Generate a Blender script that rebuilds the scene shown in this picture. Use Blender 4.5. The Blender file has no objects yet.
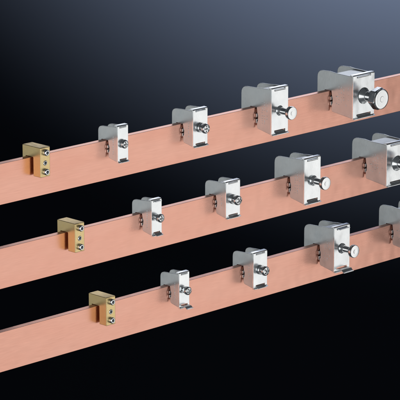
import bpy, bmesh, math, random
from mathutils import Vector, Matrix

# ------------------------------------------------------------------ camera, world, lamps, exposure
# one unit is one centimetre; X runs along the bars, Y away from their front face, Z up
SC = bpy.context.scene
COL = SC.collection
YAW, PITCH = math.radians(44.92), math.radians(14.49)
FWD = Vector((math.sin(YAW) * math.cos(PITCH), math.cos(YAW) * math.cos(PITCH), -math.sin(PITCH)))
RIGHT = Vector((math.cos(YAW), -math.sin(YAW), 0))
UP = RIGHT.cross(FWD)
EYE = Vector((-147.14, -147.57, 47.57))

cam_d = bpy.data.cameras.new("camera")
cam_d.sensor_width = 36
cam_d.lens = 2821.0 / 400 * 36
cam_d.clip_start, cam_d.clip_end = 1, 2000
cam = bpy.data.objects.new("camera", cam_d)
COL.objects.link(cam)
cam.location = EYE
cam.rotation_euler = (math.pi / 2 - PITCH, 0, -YAW)
SC.camera = cam

world = bpy.data.worlds.new("World")
SC.world = world
world.use_nodes = True
bg = world.node_tree.nodes["Background"]
bg.inputs[0].default_value = (0.80, 0.90, 1.0, 1)
bg.inputs[1].default_value = 0.05

SC.view_settings.view_transform = 'Standard'
SC.view_settings.look = 'None'
SC.view_settings.exposure = 0
SC.view_settings.gamma = 1


def lamp(name, kind, loc, target, power, color=(1, 1, 1), **kw):
    d = bpy.data.lights.new(name, kind)
    d.energy = power
    d.color = color
    for k, v in kw.items():
        setattr(d, k, v)
    o = bpy.data.objects.new(name, d)
    COL.objects.link(o)
    o.location = loc
    o.rotation_euler = (Vector(target) - Vector(loc)).to_track_quat('-Z', 'Y').to_euler()
    return o


MID = Vector((2, 0, -7))
# softbox in front and to the right: the one the bars and front plates mirror
lamp("softbox", 'AREA', MID + Vector((39, -63, -15)), MID, 13000, (1, .985, .96),
     shape='RECTANGLE', size=80, size_y=70, spread=math.radians(150))
# low light from behind on the left: the clamps' side plates catch it
lamp("side_lamp", 'AREA', MID + Vector((-70, 62, -12)), MID, 2250, (.96, 1, .99),
     shape='RECTANGLE', size=60, size_y=60, spread=math.radians(110))
# weak fill beside the camera, mirrored by the bars towards the clamps' side plates
lamp("fill_lamp", 'AREA', MID + 85 * Vector((-.80, -.58, -.06)), MID, 9500, (.97, 1, 1),
     shape='RECTANGLE', size=60, size_y=60, spread=math.radians(120))
# high lamp behind the set on the right: the top edges mirror it
lamp("rim_lamp", 'AREA', MID + 50 * FWD + 4 * RIGHT + 43 * UP, MID, 1700, (1, .98, .95),
     shape='RECTANGLE', size=50, size_y=26, spread=math.radians(110))
BACK = EYE + 292 * FWD
AIM = BACK + 27.2 * RIGHT + 66.9 * UP
lamp("backdrop_spot", 'SPOT', AIM - 84.3 * FWD, AIM, 13.4e6, (1, 1, 1), spot_size=math.radians(84.6), spot_blend=1.0, shadow_soft_size=3)


# ------------------------------------------------------------------ materials
def mat(name):
    m = bpy.data.materials.new(name)
    m.use_nodes = True
    nt = m.node_tree
    return m, nt, nt.nodes["Principled BSDF"]


def node(nt, t, **kw):
    n = nt.nodes.new(t)
    for k, v in kw.items():
        setattr(n, k, v)
    return n


def metal(name, c0, c1, r0, r1, scale=(1, 1, 1), nscale=3.0, bump=0.02, fine=(1, 1, 1), fscale=30.0, metallic=1.0, warp=0.0):
    """metal with mottled tint, mottled gloss and fine brushed grain"""
    m, nt, b = mat(name)
    tc = node(nt, 'ShaderNodeTexCoord')
    oi = node(nt, 'ShaderNodeObjectInfo')
    far = node(nt, 'ShaderNodeVectorMath', operation='SCALE')
    far.inputs[0].default_value = (31, 47, 23)
    nt.links.new(oi.outputs['Random'], far.inputs['Scale'])
    own = node(nt, 'ShaderNodeVectorMath', operation='ADD')          # every piece gets its own stretch of the pattern
    nt.links.new(tc.outputs['Object'], own.inputs[0])
    nt.links.new(far.outputs[0], own.inputs[1])
    mp = node(nt, 'ShaderNodeMapping')
    mp.inputs['Scale'].default_value = scale
    nt.links.new(own.outputs[0], mp.inputs[0])
    n1 = node(nt, 'ShaderNodeTexNoise')
    n1.inputs['Scale'].default_value = nscale
    n1.inputs['Detail'].default_value = 5
    nt.links.new(mp.outputs[0], n1.inputs['Vector'])
    cr = node(nt, 'ShaderNodeValToRGB')
    cr.color_ramp.elements[0].position, cr.color_ramp.elements[1].position = .3, .7
    cr.color_ramp.elements[0].color, cr.color_ramp.elements[1].color = (*c0, 1), (*c1, 1)
    nt.links.new(n1.outputs[0], cr.inputs[0])
    nt.links.new(cr.outputs[0], b.inputs['Base Color'])
    mp2 = node(nt, 'ShaderNodeMapping')
    mp2.inputs['Scale'].default_value = fine
    nt.links.new(own.outputs[0], mp2.inputs[0])
    n2 = node(nt, 'ShaderNodeTexNoise')
    n2.inputs['Scale'].default_value = fscale
    n2.inputs['Detail'].default_value = 4
    nt.links.new(mp2.outputs[0], n2.inputs['Vector'])
    mr = node(nt, 'ShaderNodeMapRange')
    mr.inputs['From Min'].default_value, mr.inputs['From Max'].default_value = .3, .7
    mr.inputs['To Min'].default_value, mr.inputs['To Max'].default_value = r0, r1
    mix = node(nt, 'ShaderNodeMath', operation='ADD')
    hf = node(nt, 'ShaderNodeMath', operation='MULTIPLY')
    hf.inputs[1].default_value = .5
    nt.links.new(n1.outputs[0], mix.inputs[0])
    nt.links.new(n2.outputs[0], mix.inputs[1])
    nt.links.new(mix.outputs[0], hf.inputs[0])
    nt.links.new(hf.outputs[0], mr.inputs['Value'])
    nt.links.new(mr.outputs[0], b.inputs['Roughness'])
    bp = node(nt, 'ShaderNodeBump')
    bp.inputs['Strength'].default_value = bump
    bp.inputs['Distance'].default_value = .05
    nt.links.new(n2.outputs[0], bp.inputs['Height'])
    if warp:                                                         # sheet metal is never quite flat
        n3 = node(nt, 'ShaderNodeTexNoise')
        n3.inputs['Scale'].default_value = .7
        n3.inputs['Detail'].default_value = 1
        nt.links.new(own.outputs[0], n3.inputs['Vector'])
        wp = node(nt, 'ShaderNodeBump')
        wp.inputs['Strength'].default_value = 1
        wp.inputs['Distance'].default_value = warp
        nt.links.new(n3.outputs[0], wp.inputs['Height'])
        nt.links.new(wp.outputs[0], bp.inputs['Normal'])
    nt.links.new(bp.outputs[0], b.inputs['Normal'])
    b.inputs['Metallic'].default_value = metallic
    return m


COPPER = metal("copper", (.69, .347, .262), (.785, .42, .325), .23, .36, (.12, 1, .5), 1.3, .010, (.04, 1, 1), 22, warp=.03)
STEEL = metal("zinc_plated_steel", (.80, .83, .85), (.92, .94, .95), .17, .30, (1, 1, 1), 1.2, .008, (1, 1, .25), 16, metallic=.88, warp=.06)
BOLT = metal("bolt_steel", (.76, .78, .79), (.84, .85, .86), .16, .28, (1, 1, 1), 3, .03, (1, 1, 1), 18)
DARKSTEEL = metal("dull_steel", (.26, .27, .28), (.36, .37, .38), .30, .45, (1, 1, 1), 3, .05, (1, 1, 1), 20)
SIDE = metal("satin_zinc", (.68, .71, .73), (.80, .82, .83), .26, .38, (1, 1, 1), 1.2, .006, (1, 1, .25), 16, metallic=.66, warp=.04)
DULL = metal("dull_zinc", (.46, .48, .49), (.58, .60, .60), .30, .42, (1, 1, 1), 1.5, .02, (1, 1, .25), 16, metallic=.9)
BRASS = metal("brass", (.78, .58, .27), (.88, .69, .36), .30, .46, (1, 1, 1), 2.2, .05, (.3, 1, 1), 18, metallic=.8)

BACKM, nt, b = mat("navy_paper")
b.inputs['Base Color'].default_value = (.0075, .0095, .0141, 1)
b.inputs['Roughness'].default_value = .9
b.inputs['Specular IOR Level'].default_value = 0
nz = node(nt, 'ShaderNodeTexNoise')
nz.inputs['Scale'].default_value = 6
nz.inputs['Detail'].default_value = 4
bp = node(nt, 'ShaderNodeBump')
bp.inputs['Strength'].default_value = .03
nt.links.new(nz.outputs[0], bp.inputs['Height'])
nt.links.new(bp.outputs[0], b.inputs['Normal'])


# ------------------------------------------------------------------ mesh helpers
def obj(name, bm, m, parent=None, bevel=0.0, smooth=True, seg=2):
    bmesh.ops.recalc_face_normals(bm, faces=bm.faces)
    me = bpy.data.meshes.new(name)
    bm.to_mesh(me)
    bm.free()
    me.materials.append(m)
    o = bpy.data.objects.new(name, me)
    COL.objects.link(o)
    if parent:
        o.parent = parent
    finish(o, bevel, smooth, seg)
    return o


def finish(o, bevel, smooth, seg=2):
    if bevel:
        md = o.modifiers.new("bevel", 'BEVEL')
        md.width = bevel
        md.segments = seg
        md.limit_method = 'ANGLE'
        md.angle_limit = math.radians(38)
        md.use_clamp_overlap = True
    if smooth:
        for p in o.data.polygons:
            p.use_smooth = True
        o.data.set_sharp_from_angle(angle=math.radians(35))
        weigh(o)


def weigh(o):
    """keeps the broad flat faces flat next to their rounded edges"""
    md = o.modifiers.new("weighted_normal", 'WEIGHTED_NORMAL')
    md.keep_sharp = True
    md.weight = 80


def cut(o, *cutters):
    """bake bevels and holes into the mesh of o, then drop the cutting bodies"""
    for bm in cutters:
        bmesh.ops.recalc_face_normals(bm, faces=bm.faces)
        me = bpy.data.meshes.new("cutter")
        bm.to_mesh(me)
        bm.free()
        c = bpy.data.objects.new("cutter", me)
        COL.objects.link(c)
        md = o.modifiers.new("hole", 'BOOLEAN')
        md.object = c
        md.operation = 'DIFFERENCE'
        md.solver = 'EXACT'
        md.use_self = True
        par = o.parent
        o.parent = None
        bpy.context.view_layer.update()
        dg = bpy.context.evaluated_depsgraph_get()
        new = bpy.data.meshes.new_from_object(o.evaluated_get(dg))
        o.modifiers.clear()
        new.name = o.data.name
        o.data = new
        o.parent = par
        bpy.data.objects.remove(c)
    bm = bmesh.new()
    bm.from_mesh(o.data)
    bmesh.ops.remove_doubles(bm, verts=bm.verts, dist=1e-5)
    bmesh.ops.triangulate(bm, faces=bm.faces)
    bm.normal_update()
    for f in bm.faces:
        f.smooth = True
    bm.to_mesh(o.data)
    bm.free()
    o.data.set_sharp_from_angle(angle=math.radians(35))
    for p in o.data.polygons:
        p.use_smooth = max(abs(c) for c in p.normal) < .9998        # broad flat faces stay flat
    return o


def box(bm, x0, x1, y0, y1, z0, z1):
    vs = [bm.verts.new((x, y, z)) for x in (x0, x1) for y in (y0, y1) for z in (z0, z1)]
    for f in ((0, 1, 3, 2), (4, 6, 7, 5), (0, 4, 5, 1), (2, 3, 7, 6), (0, 2, 6, 4), (1, 5, 7, 3)):
        bm.faces.new([vs[i] for i in f])


def B(*a):
    bm = bmesh.new()
    box(bm, *a)
    return bm


def rounded(pts, n=6):
    """pts: (a, b, radius) corners of a polygon; returns it with rounded corners"""
    out = []
    k = len(pts)
    for i, (a, b_, r) in enumerate(pts):
        p = Vector((a, b_))
        if r <= 0:
            out.append(p)
            continue
        d0 = Vector(pts[i - 1][:2]) - p
        d1 = Vector(pts[(i + 1) % k][:2]) - p
        u0, u1 = d0.normalized(), d1.normalized()
        ang = u0.angle(u1)
        t = min(r / math.tan(ang / 2), .49 * d0.length, .49 * d1.length)
        s, e = p + u0 * t, p + u1 * t
        for j in range(n + 1):
            q = j / n
            out.append((1 - q) ** 2 * s + 2 * q * (1 - q) * p + q * q * e)
    return out


def prism(bm, poly, axis, lo, hi):
    """polygon extruded along an axis: 'x' takes (y, z) corners, 'y' takes (x, z), 'z' takes (x, y)"""
    def at(p, t):
        return {'x': (t, p[0], p[1]), 'y': (p[0], t, p[1]), 'z': (p[0], p[1], t)}[axis]
    a = [bm.verts.new(at(p, lo)) for p in poly]
    b_ = [bm.verts.new(at(p, hi)) for p in poly]
    bm.faces.new(a)
    bm.faces.new(b_[::-1])
    n = len(poly)
    for i in range(n):
        bm.faces.new((a[i], a[(i + 1) % n], b_[(i + 1) % n], b_[i]))


def P(poly, axis, lo, hi):
    bm = bmesh.new()
    prism(bm, poly, axis, lo, hi)
    return bm


def lathe(bm, prof, cx=0, cz=0, n=36, rot=0.0):
    """profile of (radius, y) turned about the axis x = cx, z = cz; y runs towards the viewer as -y"""
    rings = []
    for r, y in prof:
        rings.append([bm.verts.new((cx + r * math.cos(rot + 2 * math.pi * i / n), y, cz + r * math.sin(rot + 2 * math.pi * i / n))) for i in range(n)])
    for a, b_ in zip(rings, rings[1:]):
        for i in range(n):
            bm.faces.new((a[i], a[(i + 1) % n], b_[(i + 1) % n], b_[i]))
    bm.faces.new(rings[0])
    bm.faces.new(rings[-1][::-1])


def L(prof, **kw):
    bm = bmesh.new()
    lathe(bm, prof, **kw)
    return bm


def thread(r, depth, y0, y1, pitch):
    """ridged profile of a threaded shank"""
    n = max(2, int(abs(y1 - y0) / pitch))
    out = []
    for i in range(n):
        a = y0 + (y1 - y0) * i / n
        out += [(r - depth, a), (r, a + (y1 - y0) / n * .5)]
    out.append((r - depth, y1))
    return out


def thing(name, label, cat, loc, group=None):
    o = bpy.data.objects.new(name, None)
    o.empty_display_size = .3
    COL.objects.link(o)
    o.location = loc
    o['label'], o['category'] = label, cat
    if group:
        o['group'] = group
    return o


def dup(root, loc, label):
    """a copy of a thing with copies of its parts and sub-parts"""
    r = root.copy()
    COL.objects.link(r)
    r.location = loc
    r['label'] = label
    for ch in list(root.children):
        c = ch.copy()
        COL.objects.link(c)
        c.parent = r
        for g in list(ch.children):
            d = g.copy()
            COL.objects.link(d)
            d.parent = c
    return r


# ------------------------------------------------------------------ setting: the backdrop
bd = B(-260, 260, -260, 260, -1, 1)
bdo = obj("backdrop", bd, BACKM)
bdo.location = BACK
bdo.rotation_euler = cam.rotation_euler
bdo['kind'] = 'structure'

# ------------------------------------------------------------------ the three copper bars
H, T = 3.0, 0.5
BARZ = [0, -6.21, -12.44]
BLAB = ["topmost of the three flat copper busbars, in front of the bluest part of the backdrop",
        "middle flat copper busbar, running between the other two bars",
        "lowest of the three flat copper busbars, against the black bottom of the backdrop"]
for z, lab in zip(BARZ, BLAB):
    o = obj("copper_busbar", B(-45, 60, 0, T, -H, 0), COPPER, bevel=.016, seg=2)
    o.location = (0, 0, z)
    # shift the grain so that no two bars carry the same marks
    o.data.transform(Matrix.Translation((z * 7.3, 0, 0)))
    o.location.x = -z * 7.3
    o['label'], o['category'], o['group'] = lab, "busbar", "parallel copper busbars"


# ------------------------------------------------------------------ brass clamp
def make_brass(loc, label):
    t = thing("brass_clamp", label, "clamp", loc, "small brass clamps at the left of the bars")
    w, yr, yf, zt, zb = .92, .98, -.95, .80, -1.38
    prof = rounded([(yr, zb, .04), (yr, zt, .06), (yf, zt - .0, .06), (yf, zb, .04), (-.17, zb, .04), (-.17, .012, .05), (T + .12, .012, .05), (T + .12, zb, .04)], 3)
    body = obj("body", P(prof, 'x', 0, w), BRASS, t, bevel=.035)
    holes = []
    for z, r in ((.42, .20), (-.36, .19), (-1.0, .20)):
        holes.append(L([(r, yf + .5), (r, yf - .2)], cx=w * .5, cz=z, n=28))
    cut(body, *holes)
    for z, p, r in ((.42, .26, .235), (-.36, .03, .17), (-1.0, .24, .235)):
        if p > .1:
            pr = [(.18, yf + .45), (.18, yf - .02), (r, yf - .021), (r, yf - p + .06), (r - .02, yf - p + .02), (r - .06, yf - p)]
        else:
            pr = [(.17, yf + .45), (.17, yf - p + .02), (.15, yf - p)]
        s = obj("screw", L(pr, n=32), BOLT, t)
        cut(s, L([(.14, yf - p + .30), (.14, yf - p - .2)], n=6, rot=.3))
        # the dark floor of the hexagon socket
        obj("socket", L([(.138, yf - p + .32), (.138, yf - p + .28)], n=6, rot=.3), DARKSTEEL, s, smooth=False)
        s.location = (w * .5, 0, z)
    return t


b0 = make_brass((-17.02, 0, BARZ[0]), "brass clamp with three screws hooked over the top copper bar")
b1 = dup(b0, (-13.76, 0, BARZ[1]), "brass clamp with three screws hooked over the middle copper bar")
b2 = dup(b0, (-10.72, 0, BARZ[2]), "brass clamp with three screws hooked over the lowest copper bar")


# ------------------------------------------------------------------ steel clamps
def cross(s, w, y0, y1, rot=0.0):
    bm = bmesh.new()
    pts = []
    for x, z in ((w, w), (w, s), (-w, s), (-w, w), (-s, w), (-s, -w), (-w, -w), (-w, -s), (w, -s), (w, -w), (s, -w), (s, w)):
        pts.append((x * math.cos(rot) - z * math.sin(rot), x * math.sin(rot) + z * math.cos(rot)))
    prism(bm, pts, 'y', y0, y1)
    return bm


def make_steel(kind, loc, label, w, yr, zt, yf, zf, zb, seed):
    rnd = random.Random(seed)
    t = thing("steel_clamp", label, "clamp", loc, "zinc plated steel clamps on the bars")
    th = .10 + .02 * (kind > 2)
    k = (zf - zb) / 3.0
    g = -.10                                     # where the front leg starts, just clear of the bar
    zbl = zb + .28 * k
    prof = rounded([(yr, -1.3, .2), (yr, zt, .50 * k), (.1, zt + .06, .3), (-.4, .5 * (zt + .06 + zf - .10), .3), (yf + .02, zf - .10, .03), (yf + .02, zb + .06, .03),
                    (g - .05, zbl, .18), (g - .02, -.95 * k, .05), (g - .12, -.82 * k, .03), (g - .14, -.48 * k, .03), (g - .05, -.32 * k, .06), (g, .012, .05),
                    (T + .1, .012, .08), (T + .1, -1.3, .1)], 5)
    for x in (0, w - th):
        o = obj("side_plate", P(prof, 'x', x, x + th), SIDE, t, bevel=.022)
        if x == 0:
            # rows of stamped characters too small to read, as shallow strokes
            bm = bmesh.new()
            y = yf + .42
            while y < -.50:
                z = .42 * k
                while z > -1.0 * k:
                    if rnd.random() < (.45 if kind == 4 else .85):
                        h, d = rnd.uniform(.09, .15), rnd.uniform(.045, .06)
                        if rnd.random() < .5:
                            box(bm, -.05, .028, y, y + d, z - h, z)
                        else:
                            box(bm, -.05, .028, y - .03, y + h * .7, z - d, z)
                    z -= rnd.uniform(.16, .24)
                y += .25
            if len(bm.verts):
                cut(o, bm)
            else:
                bm.free()
    # front plate: folded top and bottom, a slot near each end
    r = .14
    fp = rounded([(yf - .20, zb - .0, .02), (yf - .20, zb + .05, .02), (yf - .06, zb + .10, .05), (yf - .06, zf, .12), (yf + .30, zf + .02, .02), (yf + .30, zf - .08, .02), (yf + .05, zf - .10, .05), (yf + .05, zb, .02)], 4)
    front = obj("front_plate", P(fp, 'x', -.02, w + .02), STEEL, t, bevel=.03, seg=3)
    sw = w * .34
    zs1, zs0 = zf - .15 * k, zb + .24 * k
    hb = [B(w / 2 - sw, w / 2 + sw, yf - .5, yf + .15, z - .07 * k, z + .07 * k) for z in (zs1, zs0)]
    hb.append(L([(.17 * k, yf + .2), (.17 * k, yf - .2)], cx=w / 2, cz=(zf + zb) / 2, n=24))
    cut(front, *hb)
    # tongues of the inner slide that show in the slots
    o = obj("tongue", B(w / 2 - sw * .94, w / 2 + sw * .94, yf - .10, yf + .5, zs1 - .03 * k, zs1 + .02 * k), STEEL, t, bevel=.012)
    lip = rounded([(yf + .5, zs0 - .02, 0), (yf - .02, zs0 - .02, .05), (yf - .20, zs0 - .16 * k, .06), (yf - .30, zs0 - .16 * k, 0), (yf - .30, zs0 - .21 * k, 0), (yf - .17, zs0 - .21 * k, .06),
                   (yf - .0, zs0 - .065 * k, .05), (yf + .5, zs0 - .065 * k, 0)], 4)
    o = obj("tongue", P(lip, 'x', w / 2 - sw * .94, w / 2 + sw * .94), STEEL, t, bevel=.012)
    # plate that closes the top, with a slit along the near side
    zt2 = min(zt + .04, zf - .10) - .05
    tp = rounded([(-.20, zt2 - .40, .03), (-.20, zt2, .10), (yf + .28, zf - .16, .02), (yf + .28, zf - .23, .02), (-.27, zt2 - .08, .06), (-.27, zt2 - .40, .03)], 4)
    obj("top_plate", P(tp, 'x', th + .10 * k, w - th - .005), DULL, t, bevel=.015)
    # pressure piece inside: block pushed to the bar by the screw, its curled lips show at the gap
    pp = rounded([(-.06, -.12 * k, .05), (-.06, -.34 * k, .05), (-.16, -.5 * k, .08), (-.16, -.8 * k, .08), (-.06, -.95 * k, .05), (-.06, -1.18 * k, .05),
                  (-.55, -1.18 * k, .1), (-.55, -.12 * k, .1)], 4)
    obj("pressure_piece", P(pp, 'x', th + .01, w - th - .01), STEEL, t, bevel=.02)
    # curled lips of the pressure piece that stick out at the gap beside the bar
    for z0, z1 in ((-.62, -.40), (-.98, -.74)):
        lp = rounded([(-.035, z0 * k, .02), (-.035, z1 * k, .02), (-.10, z1 * k + .02, .02), (-.125, (z0 + z1) / 2 * k, .03), (-.10, z0 * k - .02, .02)], 3)
        obj("jaw_lip", P(lp, 'x', -.05, th + .2), STEEL, t, bevel=.012)
    # screw
    zc = (zf + zb) / 2
    s = None
    if kind == 1:
        s = obj("screw", L(thread(.17, .03, -.5, yf - .22, .08), n=24), BOLT, t)
        nut = obj("collar", L([(.30, yf - .065), (.30, yf - .20), (.26, yf - .24)], n=6, rot=.2), BOLT, s, bevel=.02)
        hd = obj("head", L([(.2, yf - .24), (.31, yf - .25), (.33, yf - .33), (.32, yf - .42), (.28, yf - .47), (.23, yf - .488), (.1, yf - .505)], n=36), BOLT, s)
        cut(hd, cross(.19, .05, yf - .36, yf - .7, .5))
    elif kind == 2:
        s = obj("screw", L(thread(.19, .03, -.5, yf - .50, .08), n=24), BOLT, t)
        obj("collar", L([(.36, yf - .065), (.38, yf - .12), (.36, yf - .22), (.26, yf - .26)], n=32), BOLT, s)
        hd = obj("head", L([(.2, yf - .44), (.36, yf - .45), (.385, yf - .52), (.375, yf - .63), (.34, yf - .69), (.29, yf - .715), (.12, yf - .735)], n=40), BOLT, s)
        cut(hd, cross(.23, .055, yf - .54, yf - .9, .35))
    elif kind == 3:
        s = obj("screw", L(thread(.24, .03, -.6, yf - 1.12, .10), n=24), BOLT, t)
        obj("collar", L([(.42, yf - .065), (.36, yf - .14), (.30, yf - .30), (.26, yf - .32)], n=32), STEEL, s)
        obj("head", L([(.24, yf - .86), (.30, yf - .94), (.42, yf - 1.03), (.49, yf - 1.09), (.52, yf - 1.16), (.525, yf - 1.30), (.52, yf - 1.38), (.50, yf - 1.425), (.46, yf - 1.445), (.22, yf - 1.45), (.19, yf - 1.43), (.08, yf - 1.43)], n=44), BOLT, s)
    else:
        s = obj("screw", L(thread(.35, .04, -.6, yf - 1.2, .12), n=28), BOLT, t)
        obj("collar", L([(.66, yf - .065), (.56, yf - .16), (.44, yf - .40), (.37, yf - .44)], n=36), STEEL, s)
        hd = obj("head", L([(.55, yf - 1.02), (.80, yf - 1.12), (.92, yf - 1.26), (.92, yf - 1.76), (.80, yf - 1.86)], n=6, rot=.25), BOLT, s, bevel=.06, seg=3)
        obj("head_cap", L([(.80, yf - 1.80), (.82, yf - 1.88), (.80, yf - 1.93), (.74, yf - 1.965), (.62, yf - 1.97), (.58, yf - 1.95), (.24, yf - 1.95), (.22, yf - 1.965), (.1, yf - 1.965)], n=48), BOLT, s)
    s.location = (w / 2, 0, zc)
    return t


# kind: width, rear, hump top, front, front top, bottom
SIZES = {1: (1.02, .95, .98, -1.10, 1.25, -1.55),
         2: (1.50, 1.06, 1.05, -1.17, 1.25, -1.68),
         3: (1.80, 1.58, 1.48, -1.66, 1.74, -2.00),
         4: (2.50, 1.40, 1.50, -2.36, 1.55, -2.00)}
SPOTS = {1: (-9.62, -6.22, -3.32), 2: (-1.92, 1.62, 4.68), 3: (6.10, 9.88, 13.42), 4: (14.62, 18.82, 22.25)}
LOOK = {1: "narrow steel clamp with small cross head screw beside the brass clamp on the %s bar",
        2: "medium steel clamp with round cross head screw, second steel one on the %s bar",
        3: "wide steel clamp with long smooth round bolt, third steel one on the %s bar",
        4: "widest steel clamp with thick hexagon bolt at the right of the %s bar"}
LOOK4_LOW = "steel clamp cut off by the right edge of the photo, on the lowest bar"
WHERE = ("top", "middle", "lowest")
steel = {}
for kd in (1, 2, 3, 4):
    proto = None
    for i in range(3):
        lab = LOOK4_LOW if (kd, i) == (4, 2) else LOOK[kd] % WHERE[i]
        loc = (SPOTS[kd][i], 0, BARZ[i])
        if proto is None:
            proto = make_steel(kd, loc, lab, *SIZES[kd], seed=kd)
            o = proto
        else:
            o = dup(proto, loc, lab)
        steel[kd, i] = o

# the clamps are not screwed down alike: turn and shift screws, pull some tongues out
rnd = random.Random(5)
for (kd, i), o in steel.items():
    o.rotation_euler.z = math.radians(rnd.uniform(-1.0, 1.0))
    for c in o.children:
        n = c.name.split('.')[0]
        if n == "screw":
            c.rotation_euler.y = 0 if kd == 4 and i == 0 else rnd.uniform(-.6, .6)
            c.location.y += {(1, 0): .12, (1, 1): -.12, (1, 2): -.1, (3, 1): -.12}.get((kd, i), rnd.uniform(-.04, .04))
        if n == "tongue" and c.data.vertices[0].co.z < 0:
            c.location.y += {(1, 2): -.45, (1, 1): -.15, (3, 2): -.55, (2, 2): -.05}.get((kd, i), 0)
        if n == "tongue" and c.data.vertices[0].co.z > 0:
            c.location.y += {(1, 1): -.2, (3, 2): -.3, (2, 0): -.1}.get((kd, i), 0)
